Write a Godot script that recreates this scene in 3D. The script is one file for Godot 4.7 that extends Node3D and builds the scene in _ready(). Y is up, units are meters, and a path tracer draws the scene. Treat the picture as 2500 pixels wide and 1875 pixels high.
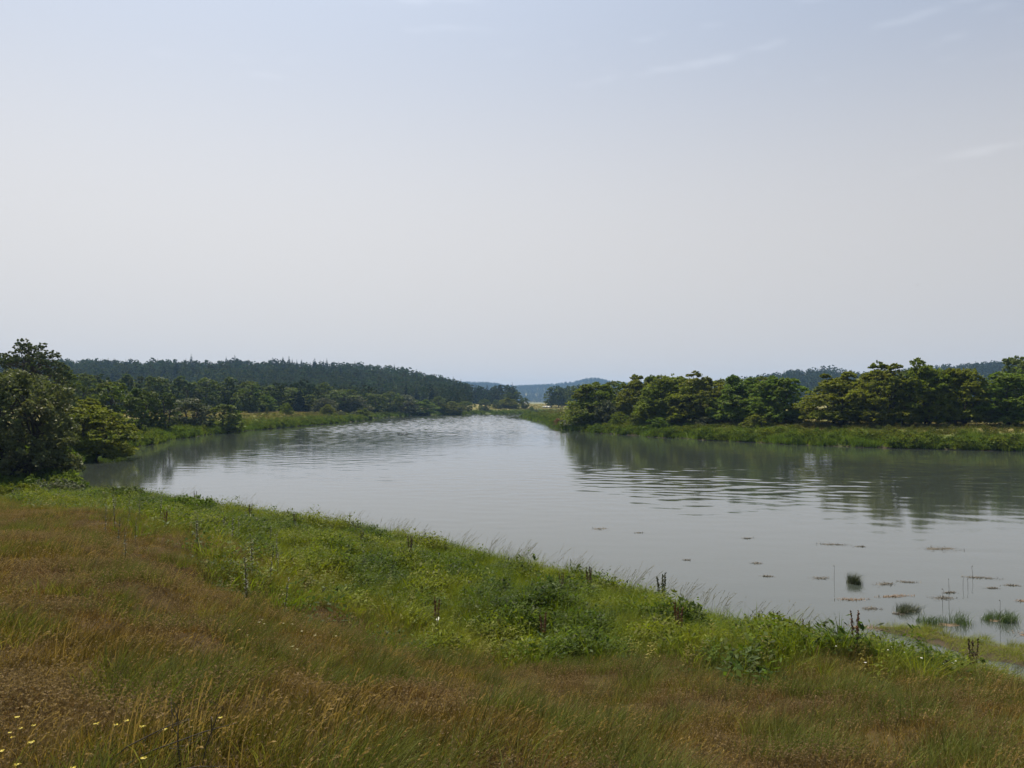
extends Node3D

# ------------------------------------------------------------------ mesh collecting
class Shape:
	var v := PackedVector3Array()
	var n := PackedVector3Array()
	var c := PackedColorArray()
	var i := PackedInt32Array()

	func tri(a: Vector3, b: Vector3, d: Vector3, col: Color) -> void:
		var k := v.size()
		var nn := (d - a).cross(b - a).normalized()
		v.append(a); v.append(b); v.append(d)
		n.append(nn); n.append(nn); n.append(nn)
		c.append(col); c.append(col); c.append(col)
		i.append(k); i.append(k + 1); i.append(k + 2)

	# a leaf: four corners, slightly folded, along t (length) and b (half width)
	func leaf(p: Vector3, t: Vector3, b: Vector3, col: Color) -> void:
		var k := v.size()
		var nn := t.cross(b).normalized()
		v.append(p - t); v.append(p + b); v.append(p + t); v.append(p - b)
		n.append(nn); n.append(nn); n.append(nn); n.append(nn)
		c.append(col); c.append(col); c.append(col); c.append(col)
		i.append(k); i.append(k + 1); i.append(k + 2)
		i.append(k); i.append(k + 2); i.append(k + 3)

	# a grass blade: a bent strip from p, leaning along lean, w wide at its foot
	func blade(p: Vector3, height: float, lean: Vector3, w: Vector3, col: Color, parts := 3) -> void:
		var k := v.size()
		for s in parts:
			var t := float(s) / parts
			var q := p + Vector3.UP * height * (t - 0.18 * t * t * lean.length() / maxf(height, 0.01)) + lean * t * t
			var ww := w * (1.0 - 0.75 * t)
			v.append(q - ww); v.append(q + ww)
		var tip := p + Vector3.UP * height * (1.0 - 0.18 * lean.length() / maxf(height, 0.01)) + lean
		v.append(tip)
		var nn := w.cross(tip - p).normalized()
		for s in parts * 2 + 1:
			n.append(nn); c.append(col)
		for s in parts - 1:
			var a := k + s * 2
			i.append(a); i.append(a + 2); i.append(a + 1)
			i.append(a + 1); i.append(a + 2); i.append(a + 3)
		var e := k + (parts - 1) * 2
		i.append(e); i.append(e + 2); i.append(e + 1)

	# a tapered round stem through the points
	func tube(points: Array, radii: Array, col: Color, sides := 6) -> void:
		var k := v.size()
		for j in points.size():
			var p: Vector3 = points[j]
			var ahead: Vector3 = (points[mini(j + 1, points.size() - 1)] - points[maxi(j - 1, 0)]).normalized()
			var side := ahead.cross(Vector3(0.31, 0.17, 0.93)).normalized()
			var up := side.cross(ahead)
			for s in sides:
				var a := TAU * s / sides
				var d := side * cos(a) + up * sin(a)
				v.append(p + d * float(radii[j])); n.append(d); c.append(col)
		for j in points.size() - 1:
			for s in sides:
				var a := k + j * sides + s
				var b := k + j * sides + (s + 1) % sides
				i.append(a); i.append(b); i.append(a + sides)
				i.append(b); i.append(b + sides); i.append(a + sides)

	# a closed lumpy body: an ellipsoid with noise
	func lump(p: Vector3, r: Vector3, rough: float, noise: FastNoiseLite, col: Color, rings := 7, sides := 12) -> void:
		var k := v.size()
		for a in rings + 1:
			var th := PI * a / rings
			for b in sides:
				var ph := TAU * b / sides
				var d := Vector3(sin(th) * cos(ph), cos(th), sin(th) * sin(ph))
				var q := p + d * r * (1.0 + rough * noise.get_noise_3dv((p + d * r) * 3.0))
				v.append(q); n.append((d / r).normalized()); c.append(col)
		for a in rings:
			for b in sides:
				var e := k + a * sides + b
				var f := k + a * sides + (b + 1) % sides
				i.append(e); i.append(e + sides); i.append(f)
				i.append(f); i.append(e + sides); i.append(f + sides)

	func mesh() -> ArrayMesh:
		var arrays := []
		arrays.resize(Mesh.ARRAY_MAX)
		arrays[Mesh.ARRAY_VERTEX] = v
		arrays[Mesh.ARRAY_NORMAL] = n
		arrays[Mesh.ARRAY_COLOR] = c
		arrays[Mesh.ARRAY_INDEX] = i
		var m := ArrayMesh.new()
		m.add_surface_from_arrays(Mesh.PRIMITIVE_TRIANGLES, arrays)
		return m


var rng := RandomNumberGenerator.new()
var wobble := FastNoiseLite.new()      # unit-scale noise, looked up with scaled positions
var fine := FastNoiseLite.new()
var mats := {}
var taken := {}


func noise_setup() -> void:
	rng.seed = 20210
	wobble.noise_type = FastNoiseLite.TYPE_SIMPLEX_SMOOTH
	wobble.seed = 5
	wobble.frequency = 1.0
	wobble.fractal_octaves = 3
	fine.noise_type = FastNoiseLite.TYPE_SIMPLEX_SMOOTH
	fine.seed = 77
	fine.frequency = 1.0
	fine.fractal_type = FastNoiseLite.FRACTAL_NONE


func r(a: float, b: float) -> float:
	return rng.randf_range(a, b)


func grey(f: float) -> Color:
	return Color(f, f, f)


func lin(red: float, green: float, blue: float) -> Color:
	return Color(red, green, blue).linear_to_srgb()


func foliage(called: String, c: Color, rough := 0.5, through := 0.8, spec := 0.5) -> StandardMaterial3D:
	var m := StandardMaterial3D.new()
	m.resource_name = called
	m.albedo_color = c
	m.vertex_color_use_as_albedo = true
	m.roughness = rough
	m.metallic_specular = spec
	m.cull_mode = BaseMaterial3D.CULL_DISABLED
	if through > 0.0:
		m.backlight_enabled = true
		m.backlight = lin(through, through, through * 0.6)
	mats[called] = m
	return m


func numbered(called: String) -> String:
	var k: int = taken.get(called, -1) + 1
	taken[called] = k
	return called if k == 0 else "%s_%03d" % [called, k]


func tag(o: Node, label: String, category: String, group := "") -> void:
	o.set_meta("label", label)
	o.set_meta("category", category)
	if group:
		o.set_meta("group", group)


func obj(called: String, m: Mesh, material: Material, parent: Node = self) -> MeshInstance3D:
	var o := MeshInstance3D.new()
	o.name = numbered(called) if parent == self else called
	o.mesh = m
	o.material_override = material
	parent.add_child(o, true)
	return o


func thing(called: String, label: String, category: String, at: Vector3, turn := 0.0, group := "") -> Node3D:
	var o := Node3D.new()
	o.name = numbered(called)
	add_child(o)
	o.position = at
	o.rotation.y = turn
	tag(o, label, category, group)
	return o


# many copies of one mesh, joined as one mass
func mass(called: String, m: Mesh, material: Material, at: Array, tints: PackedColorArray, parent: Node) -> void:
	if at.is_empty():
		return
	var mm := MultiMesh.new()
	mm.transform_format = MultiMesh.TRANSFORM_3D
	mm.use_colors = true
	mm.mesh = m
	mm.instance_count = at.size()
	for k in at.size():
		mm.set_instance_transform(k, at[k])
		mm.set_instance_color(k, tints[k])
	var o := MultiMeshInstance3D.new()
	o.name = called
	o.multimesh = mm
	o.material_override = material
	o.set_meta("kind", "stuff")
	parent.add_child(o, true)


func stuff(called: String, label: String, category: String) -> Node3D:
	var o := Node3D.new()
	o.name = numbered(called)
	o.set_meta("kind", "stuff")
	tag(o, label, category)
	add_child(o)
	return o


# a bag of copies of several mesh variants
class Bag:
	var at := []
	var tints := []
	func _init(kinds: int) -> void:
		for k in kinds:
			at.append([])
			tints.append(PackedColorArray())
	func put(kind: int, t: Transform3D, col: Color) -> void:
		at[kind].append(t)
		tints[kind].append(col)


func pour(bag: Bag, called: String, meshes: Array, material: Material, parent: Node) -> void:
	for k in meshes.size():
		mass(called, meshes[k], material, bag.at[k], bag.tints[k], parent)


# ------------------------------------------------------------------ the land
# water's edge, in metres: x to the right, y = depth in front of the viewpoint
var shore: PackedVector2Array = [
	Vector2(260, -50), Vector2(90, -20), Vector2(40, -4), Vector2(22, 5), Vector2(14, 11), Vector2(10.2, 15.2), Vector2(8.9, 16.4), Vector2(7.6, 17.5), Vector2(6.6, 18.6), Vector2(5.9, 20), Vector2(5, 22),
	Vector2(3.65, 24), Vector2(2, 26.5), Vector2(0, 29), Vector2(-2.4, 32), Vector2(-6.4, 36), Vector2(-10.4, 40), Vector2(-15, 43.6), Vector2(-23.8, 52), Vector2(-31, 58), Vector2(-36, 64), Vector2(-41, 75),
	Vector2(-45, 86), Vector2(-50, 91), Vector2(-52, 99), Vector2(-50.5, 105), Vector2(-57, 135), Vector2(-59, 168), Vector2(-58, 187), Vector2(-56, 214), Vector2(-51, 281), Vector2(-56, 300), Vector2(-57, 327), Vector2(-47, 393), Vector2(-24, 437),
	Vector2(-15, 470), Vector2(-9, 470), Vector2(-11, 438), Vector2(17, 505), Vector2(60, 535), Vector2(120, 560), Vector2(200, 600), Vector2(200, 560), Vector2(120, 525), Vector2(60, 485), Vector2(20, 425), Vector2(4.5, 357),
	Vector2(7, 310), Vector2(10.7, 262), Vector2(11.4, 190), Vector2(16.7, 164), Vector2(25.6, 144), Vector2(33, 131), Vector2(39.8, 120), Vector2(45.7, 112), Vector2(54, 106), Vector2(64, 101), Vector2(94, 94), Vector2(150, 84), Vector2(260, 70),
]
var lattices := []


func shore_exact(p: Vector2) -> float:
	var best := 1e9
	var inside := false
	var a := shore[shore.size() - 1]
	for b in shore:
		var e := b - a
		var w := p - a
		var q := w - e * clampf(w.dot(e) / e.length_squared(), 0.0, 1.0)
		best = minf(best, q.length_squared())
		if (a.y > p.y) != (b.y > p.y) and p.x < (b.x - a.x) * (p.y - a.y) / (b.y - a.y) + a.x:
			inside = not inside
		a = b
	return -sqrt(best) if inside else sqrt(best)


func lattice(x0: float, y0: float, step: float, nx: int, ny: int) -> void:
	var g := PackedFloat32Array()
	g.resize(nx * ny)
	for j in ny:
		for i in nx:
			g[j * nx + i] = shore_exact(Vector2(x0 + i * step, y0 + j * step))
	lattices.append([x0, y0, step, nx, ny, g])


# metres from the water's edge: positive on land
func from_water(x: float, d: float) -> float:
	for l in lattices:
		var fx: float = (x - l[0]) / l[2]
		var fy: float = (d - l[1]) / l[2]
		var nx: int = l[3]
		if fx >= 0.0 and fy >= 0.0 and fx < nx - 1.001 and fy < l[4] - 1.001:
			var i := int(fx)
			var j := int(fy)
			fx -= i
			fy -= j
			var g: PackedFloat32Array = l[5]
			var k := j * nx + i
			var s := lerpf(lerpf(g[k], g[k + 1], fx), lerpf(g[k + nx], g[k + nx + 1], fx), fy)
			var size := clampf(d / 100.0, 0.35, 1.4)
			return s + size * 0.9 * fine.get_noise_2d(x * 0.28 / size, d * 0.28 / size)
	return 200.0


func curve(t: float, keys: Array) -> float:
	if t <= keys[0][0]:
		return keys[0][1]
	for k in range(1, keys.size()):
		if t < keys[k][0]:
			return lerpf(keys[k - 1][1], keys[k][1], (t - keys[k - 1][0]) / (keys[k][0] - keys[k - 1][0]))
	return keys[-1][1]


const NEAR_BANK := [[0.0, 0.02], [0.5, 0.3], [2.0, 0.6], [4.0, 0.9], [8.0, 1.45], [10.0, 2.0], [12.0, 2.7], [13.5, 3.3], [15.0, 4.0], [16.5, 4.4], [20.0, 4.6], [30.0, 5.0], [60.0, 5.6]]
const RIGHT_BANK := [[0.0, 0.02], [0.5, 0.32], [2.0, 0.95], [4.0, 1.7], [6.0, 2.4], [8.0, 3.0], [10.0, 3.6], [12.0, 4.0], [15.0, 4.3], [20.0, 4.6], [30.0, 5.0], [60.0, 5.6]]
const FAR_BANK := [[0.0, 0.02], [0.8, 0.5], [3.0, 1.0], [6.0, 1.5], [10.0, 2.2], [16.0, 2.75], [40.0, 3.0], [120.0, 4.0]]
const LEFT_RIDGE := [[-1400.0, 44.0], [-620.0, 38.0], [-476.0, 35.0], [-376.0, 30.0], [-252.0, 31.0], [-121.0, 24.0], [-75.0, 16.0], [-25.0, 1.0], [20.0, 0.0]]
const RIGHT_RIDGE := [[200.0, 0.0], [280.0, 7.0], [336.0, 26.0], [409.0, 33.0], [465.0, 22.0], [532.0, 34.0], [616.0, 41.0], [700.0, 48.0], [1400.0, 60.0]]
const FAR_RIDGE := [[-1800.0, 35.0], [-350.0, 55.0], [-100.0, 66.0], [100.0, 77.0], [260.0, 80.0], [380.0, 76.0], [560.0, 48.0], [900.0, 34.0], [1600.0, 30.0]]


func land(x: float, z: float) -> float:
	var d := -z
	var s := from_water(x, d)
	var h := 0.0
	if s < 0.0:
		h = maxf(-1.3, 0.02 + s * 0.6)
	else:
		var near := 1.0 - smoothstep(52.0, 76.0, d)
		var mine := lerpf(curve(s, NEAR_BANK), curve(s, RIGHT_BANK), smoothstep(-2.0, 8.0, x))
		# the crest falls away from the viewpoint towards the left inlet
		var crest := 4.6 - 0.094 * maxf(d - 4.0, 0.0) - mine
		mine += minf(crest, 0.0) if crest < -0.6 else -0.25 * pow(maxf(0.6 - crest, 0.0), 2.0) / 0.6
		h = lerpf(curve(s, FAR_BANK), mine, near)
		var bump := minf(s * 0.06, 0.25)
		h += bump * wobble.get_noise_2d(x * 0.13, d * 0.13)
	if d > 300.0:
		h += curve(x, LEFT_RIDGE) * smoothstep(430.0, 880.0, d)
		h += curve(x, RIGHT_RIDGE) * smoothstep(620.0, 1120.0, d)
		h += curve(x, FAR_RIDGE) * smoothstep(2700.0, 3800.0, d)
		h += 5.0 * smoothstep(500.0, 800.0, d) * wobble.get_noise_2d(x * 0.004, d * 0.004)
	# the low grassy tongue off the near bank
	if x > 8.0 and x < 22.0 and d > 8.0 and d < 24.0:
		var a := Vector2(10.3, 21.3)
		var e := Vector2(15.6, 14.4) - a
		var t := clampf((Vector2(x, d) - a).dot(e) / e.length_squared(), 0.0, 1.0)
		var off := (Vector2(x, d) - a - e * t).length() - (0.3 + 1.1 * t) - 0.4 * fine.get_noise_2d(x * 1.1, d * 1.1) - 0.15 * fine.get_noise_2d(x * 3.1, d * 3.1)
		h = maxf(h, clampf(0.07 - off * 0.35, -0.3, 0.09))
	return h


func on_land(x: float, z: float, up := 0.0) -> Vector3:
	return Vector3(x, land(x, z) + up, z)


func steps(from: float, fine_to: float, to: float, step: float, growth: float) -> PackedFloat32Array:
	var out := PackedFloat32Array()
	var p := from
	var way := signf(to - from)
	while (to - p) * way > 0.0:
		out.append(p)
		p += way * step
		if (p - fine_to) * way > 0.0:
			step *= growth
	out.append(to)
	return out


func ground_colour(x: float, z: float) -> Color:
	var d := -z
	var s := from_water(x, d)
	var w := wobble.get_noise_2d(x * 0.11, d * 0.11)
	var mud := Color(0.055, 0.045, 0.03)
	var green := Color(0.06, 0.085, 0.022)
	var dry := Color(0.05, 0.035, 0.015)
	var near := 1.0 - smoothstep(52.0, 76.0, d)
	var meadow := Color(0.105, 0.115, 0.035).lerp(Color(0.16, 0.135, 0.055), clampf(0.5 + w, 0.0, 1.0))
	var c := green.lerp(meadow, smoothstep(6.0, 14.0, s + 4.0 * w))
	c = c.lerp(green.lerp(dry, smoothstep(-1.2, 2.0, s + 2.4 * w - lerpf(8.0, 4.7, smoothstep(-4.0, 7.0, x)))), near)
	c = mud.lerp(c, smoothstep(0.1, 0.6, s))
	return c * (1.0 + 0.3 * fine.get_noise_2d(x * 2.3, d * 2.3))


func build_ground() -> void:
	var xs := steps(-72.0, 0.0, -5200.0, 1.6, 1.07)
	xs.reverse()
	xs.remove_at(xs.size() - 1)
	xs.append_array(steps(-72.0, 72.0, 5200.0, 0.5, 1.08))
	var zs := steps(20.0, -72.0, -5200.0, 0.45, 1.02)
	zs.insert(0, 45.0)
	zs.insert(0, 140.0)
	zs.insert(0, 400.0)
	var s := Shape.new()
	var w := xs.size()
	for z in zs:
		for x in xs:
			s.v.append(Vector3(x, land(x, z), z))
			s.c.append(ground_colour(x, z))
	s.n.resize(s.v.size())
	for j in zs.size():
		for i in w:
			var k := j * w + i
			var dx := s.v[j * w + mini(i + 1, w - 1)] - s.v[j * w + maxi(i - 1, 0)]
			var dz := s.v[mini(j + 1, zs.size() - 1) * w + i] - s.v[maxi(j - 1, 0) * w + i]
			s.n[k] = dx.cross(dz).normalized() * -1.0
			if s.n[k].y < 0.0:
				s.n[k] = -s.n[k]
			if i < w - 1 and j < zs.size() - 1:
				s.i.append_array([k, k + w, k + 1, k + 1, k + w, k + w + 1])
	var m := foliage("soil", Color.WHITE, 0.95, 0.0, 0.2)
	m.heightmap_enabled = false
	var o := obj("ground", s.mesh(), m)
	o.set_meta("kind", "structure")
	tag(o, "grassy river banks and meadows running back to the wooded hills", "ground")
	print("ground ", w, " x ", zs.size())


# ------------------------------------------------------------------ water
func build_river() -> void:
	var xs := steps(-76.0, 110.0, 270.0, 0.5, 1.14)
	var zs := steps(30.0, -40.0, -640.0, 0.4, 1.0009)
	var s := Shape.new()
	var w := xs.size()
	for z in zs:
		var d: float = -z
		for x in xs:
			var out := -from_water(x, d)
			var y := 0.0
			if out > -2.0 and absf(x) < 0.75 * maxf(d, 0.0) + 25.0:
				var zone := smoothstep(7.0, 22.0, out) * clampf(0.45 + 1.1 * wobble.get_noise_2d(x * 0.016 + 3.0, d * 0.03), 0.05, 1.0)
				zone *= 0.25 + 0.75 * smoothstep(34.0, 52.0, d)
				var streak := smoothstep(0.25, 0.6, wobble.get_noise_2d(x * 0.05 + 40.0, d * 0.16))
				var slope := 0.004 + 0.018 * zone + 0.012 * streak * smoothstep(0.0, 4.0, out) + 0.075 * smoothstep(105.0, 220.0, d) * smoothstep(1.0, 9.0, out)
				slope += 0.028 * exp(-pow((d - 64.0 - 0.2 * x) / 17.0, 2.0)) * smoothstep(-12.0, 8.0, x) * (0.6 + wobble.get_noise_2d(x * 0.03, d * 0.12))
				# short wind and current ripples, longer across the stream's breadth than along it
				y = slope * (0.55 * fine.get_noise_2d(x * 0.3, d * 0.62) + 0.3 * fine.get_noise_2d(x * 0.55 + 91.0, d * 0.95))
			s.v.append(Vector3(x, y, z))
			s.c.append(Color.WHITE)
	s.n.resize(s.v.size())
	for j in zs.size():
		for i in w:
			var k := j * w + i
			var left := k - (1 if i > 0 else 0)
			var right := k + (1 if i < w - 1 else 0)
			var far := k + (w if j < zs.size() - 1 else 0)
			var back := k - (w if j > 0 else 0)
			s.n[k] = Vector3(-(s.v[right].y - s.v[left].y) / (s.v[right].x - s.v[left].x), 1.0, -(s.v[far].y - s.v[back].y) / (s.v[far].z - s.v[back].z)).normalized()
			if i < w - 1 and j < zs.size() - 1:
				s.i.append_array([k, k + w, k + 1, k + 1, k + w, k + w + 1])
	var m := StandardMaterial3D.new()
	m.albedo_color = lin(0.034, 0.042, 0.036)
	m.roughness = 0.05
	m.metallic_specular = 0.7
	var t := NoiseTexture2D.new()
	t.width = 512
	t.height = 512
	t.seamless = true
	t.as_normal_map = true
	t.bump_strength = 6.0
	var ripple := FastNoiseLite.new()
	ripple.seed = 3
	ripple.frequency = 0.035
	ripple.fractal_octaves = 3
	t.noise = ripple
	m.normal_enabled = true
	m.normal_texture = t
	m.normal_scale = 0.018
	m.uv1_triplanar = true
	m.uv1_world_triplanar = true
	m.uv1_scale = Vector3(0.13, 0.13, 0.21)
	var o := obj("river", s.mesh(), m)
	o.set_meta("kind", "structure")
	tag(o, "calm wide river reflecting the pale sky and the bank trees", "river")
	print("river ", w, " x ", zs.size())


# ------------------------------------------------------------------ trees
func spread(a: float) -> Vector3:
	var v := Vector3(rng.randfn(), rng.randfn(), rng.randfn())
	return v.normalized() * a


func add_leaves(s: Shape, at: Vector3, out: Vector3, size: float, col: Color, droop := 0.0) -> void:
	var nn := (out * 0.35 + spread(0.9) + Vector3(0, 0.35, 0)).normalized()
	var t := nn.cross(spread(1.0)).normalized()
	if droop > 0.0:
		t = (t + Vector3.DOWN * droop * 2.0).normalized()
	var b := nn.cross(t).normalized()
	s.leaf(at, t * size * 0.62, b * size * 0.36, col)


# lobes: [centre, radius] ; leaves sit in small sprays over every lobe
func crown_shape(lobes: Array, per_lobe: int, size: float, droop: float, shoots: int) -> Shape:
	var s := Shape.new()
	for l in lobes:
		var centre: Vector3 = l[0]
		var rad: Vector3 = l[1]
		var tone := r(0.8, 1.2)
		var warm := r(0.88, 1.16)
		var sprays := int(per_lobe / 14.0)
		for q in sprays:
			var dir := spread(1.0)
			if dir.y < -0.25:
				dir.y *= -0.6
				dir = dir.normalized()
			var depth := r(0.8, 1.1) if rng.randf() < 0.85 else r(0.35, 0.8)
			var c := centre + dir * rad * depth
			var spray := (rad.x + rad.y) * 0.5 * r(0.16, 0.3)
			var k := tone * r(0.78, 1.22)
			for e in 14:
				var p := c + spread(1.0) * spray * sqrt(rng.randf()) * Vector3(1.0, 0.75 + droop, 1.0)
				if p.y < 0.03:
					p.y = r(0.03, 0.3)
				var kk := k * r(0.82, 1.18)
				add_leaves(s, p, dir, size * r(0.7, 1.3), Color(kk * warm, kk, kk * 0.95), droop)
	for q in shoots:
		var l: Array = lobes[rng.randi() % lobes.size()]
		var dir := (Vector3(r(-0.7, 0.7), 1.0, r(-0.7, 0.7))).normalized()
		var p: Vector3 = l[0] + dir * l[1] * 0.9
		var long: float = l[1].y * r(0.25, 0.55)
		var lean := Vector3(r(-0.4, 0.4), 1.0, r(-0.4, 0.4)).normalized()
		for e in 16:
			var f := e / 16.0
			add_leaves(s, p + lean * long * f + spread(0.12 * (1.1 - f)) * l[1].x * 0.5, lean, size * r(0.6, 1.0), grey(r(0.85, 1.2)), droop)
	return s


func wood_shape(lobes: Array, h: float, thick: float, stems: int, top: float) -> Shape:
	var s := Shape.new()
	var bark := Color(1, 1, 1)
	var heads := []
	for k in stems:
		var a := TAU * k / stems + r(-0.4, 0.4)
		var out := Vector3(cos(a), 0, sin(a)) * (0.0 if stems == 1 else h * 0.05)
		var head := Vector3(out.x * 4.0 + r(-0.3, 0.3), h * top, out.z * 4.0 + r(-0.3, 0.3))
		var mid := out.lerp(head, 0.5) + Vector3(r(-0.2, 0.2), 0, r(-0.2, 0.2)) * h * 0.08
		s.tube([out + Vector3(0, -0.35, 0), out + Vector3(0, 0.2, 0), mid, head], [thick * 1.35, thick, thick * 0.75, thick * 0.42], bark, 7)
		heads.append([out, mid, head])
	for l in lobes:
		var t: Array = heads[rng.randi() % heads.size()]
		var from: Vector3 = t[1].lerp(t[2], r(0.0, 0.95))
		var to: Vector3 = l[0]
		if to.y < from.y:
			from = t[0].lerp(t[1], clampf(to.y / h * 1.2, 0.2, 0.9))
		var bend := from.lerp(to, 0.5) + Vector3(0, (to - from).length() * 0.1, 0) + spread(0.05 * h)
		s.tube([from, bend, to, to + (to - bend) * 0.15], [thick * 0.36, thick * 0.24, thick * 0.1, thick * 0.03], bark, 5)
		for e in 4:
			var tip: Vector3 = to + spread(1.0) * l[1] * 0.85
			s.tube([bend.lerp(to, r(0.5, 1.0)), bend.lerp(tip, 0.75), tip], [thick * 0.08, thick * 0.05, thick * 0.015], bark, 4)
	return s


func dome_lobes(count: int, h: float, w: float, profile: Array, low: float, size: float) -> Array:
	var lobes := []
	for k in count:
		var f := low + (1.0 - low) * pow((k + 0.5) / count, 1.15)
		var reach := curve(f, profile) * w * 0.5
		var a := k * 2.39996 + r(-0.5, 0.5)
		var rad := size * w * r(0.6, 1.4)
		var out := maxf(reach - rad * 0.8, 0.0) * sqrt(r(0.3, 1.25))
		lobes.append([Vector3(cos(a) * out, clampf(f * h - rad * 0.45, rad * 0.7, h - rad * 0.9), sin(a) * out), Vector3(rad, rad * r(0.75, 1.0), rad)])
	return lobes


# boughs that break out of the rounded outline
func ragged_lobes(h: float, w: float) -> Array:
	var lobes := []
	for k in 9:
		var a := r(0, TAU)
		var f := r(0.25, 1.0)
		var out := w * 0.5 * r(0.75, 1.12) * (1.0 - 0.75 * f * f)
		var rad := w * r(0.05, 0.1)
		lobes.append([Vector3(cos(a) * out, h * f * r(0.92, 1.03), sin(a) * out), Vector3(rad, rad * r(0.8, 1.4), rad)])
	return lobes


var kinds := {}


func kind(called: String, h: float, w: float, lobes: Array, per: int, size: float, droop: float, shoots: int, thick: float, stems: int, top: float) -> void:
	if not kinds.has(called):
		kinds[called] = []
	kinds[called].append([h, w, crown_shape(lobes, per, size, droop, shoots).mesh(), wood_shape(lobes, h, thick, stems, top).mesh()])


func grow_kinds() -> void:
	var full := [[0.0, 0.75], [0.15, 0.95], [0.4, 1.0], [0.65, 0.92], [0.85, 0.62], [1.0, 0.25]]
	var high := [[0.0, 0.5], [0.2, 0.75], [0.5, 1.0], [0.75, 0.9], [0.9, 0.6], [1.0, 0.25]]
	var slim := [[0.0, 0.6], [0.3, 0.95], [0.6, 0.9], [0.85, 0.55], [1.0, 0.2]]
	for k in 9:
		var skirt := dome_lobes(9, 2.6, 7.4, [[0.0, 1.0], [1.0, 0.9]], 0.5, 0.15)
		kind("ash", 9.0, 8.5, skirt + ragged_lobes(9.0, 8.5) + dome_lobes(34, 8.6, 8.2, full, 0.05, 0.16), 460, 0.26, 0.0, 40, 0.16, 3, 0.62)
	for k in 2:
		kind("willow", 8.0, 8.5, dome_lobes(46, 8.0, 8.5, full, 0.04, 0.14), 600, 0.20, 0.35, 14, 0.24, 2, 0.6)
	for k in 3:
		kind("grove", 10.0, 9.0, dome_lobes(20, 10.0, 9.0, high, 0.08, 0.165), 300, 0.40, 0.0, 10, 0.2, 1, 0.7)
	for k in 3:
		kind("tall", 11.0, 6.0, dome_lobes(18, 11.0, 6.0, slim, 0.14, 0.18), 280, 0.38, 0.0, 10, 0.16, 2, 0.75)
	for k in 3:
		kind("silver", 8.0, 8.5, dome_lobes(24, 8.0, 8.5, full, 0.05, 0.15), 320, 0.34, 0.25, 8, 0.2, 2, 0.6)
	for k in 4:
		kind("bush", 2.4, 3.4, dome_lobes(12, 2.4, 3.4, full, 0.1, 0.18), 240, 0.17, 0.0, 14, 0.04, 4, 0.6)
	for k in 3:
		kind("low", 0.9, 3.2, dome_lobes(16, 0.9, 3.2, [[0.0, 0.9], [0.5, 1.0], [1.0, 0.5]], 0.1, 0.11), 230, 0.085, 0.0, 26, 0.012, 5, 0.5)
	# the airy tree: many small separate clusters carried by visible boughs
	var airy := []
	for k in 84:
		var a := k * 2.39996
		var f := sqrt((k + 0.5) / 84.0)
		var y := 12.6 - 5.6 * f * f * r(0.75, 1.1) - r(0.0, 1.8)
		var out := 5.0 * f * r(0.75, 1.02)
		var rad := r(0.5, 0.9)
		airy.append([Vector3(cos(a) * out, y, sin(a) * out), Vector3(rad, rad * 0.75, rad)])
	for k in 10:
		airy.append([Vector3(r(-3.5, 3.5), r(2.0, 5.5), r(-3.5, 3.5)), Vector3(1.1, 0.9, 1.1)])
	kind("open", 13.0, 10.0, airy, 168, 0.2, 0.0, 30, 0.24, 1, 0.72)


func leaf_materials() -> void:
	# three broadleaf species, equally light, and the willows
	foliage("ash", lin(0.124, 0.166, 0.018), 0.6, 0.95, 0.2)
	foliage("maple", lin(0.140, 0.164, 0.020), 0.6, 0.95, 0.2)
	foliage("alder", lin(0.108, 0.168, 0.022), 0.6, 0.9, 0.2)
	foliage("grove", lin(0.092, 0.128, 0.026), 0.6, 0.85, 0.25)
	foliage("tall", lin(0.086, 0.126, 0.030), 0.6, 0.85, 0.25)
	foliage("willow", lin(0.100, 0.122, 0.046), 0.6, 0.7, 0.3)
	foliage("silver", lin(0.105, 0.124, 0.070), 0.6, 0.7, 0.3)
	foliage("open", lin(0.072, 0.096, 0.028), 0.6, 0.7, 0.25)
	foliage("rust", lin(0.20, 0.11, 0.05), 0.6, 0.5, 0.25)
	foliage("bark", lin(0.06, 0.05, 0.04), 0.9, 0.0, 0.2)
	foliage("spruce", lin(0.028, 0.044, 0.022), 0.7, 0.3, 0.2)
	foliage("far_leaf", lin(0.055, 0.082, 0.026), 0.7, 0.8, 0.2)


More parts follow.
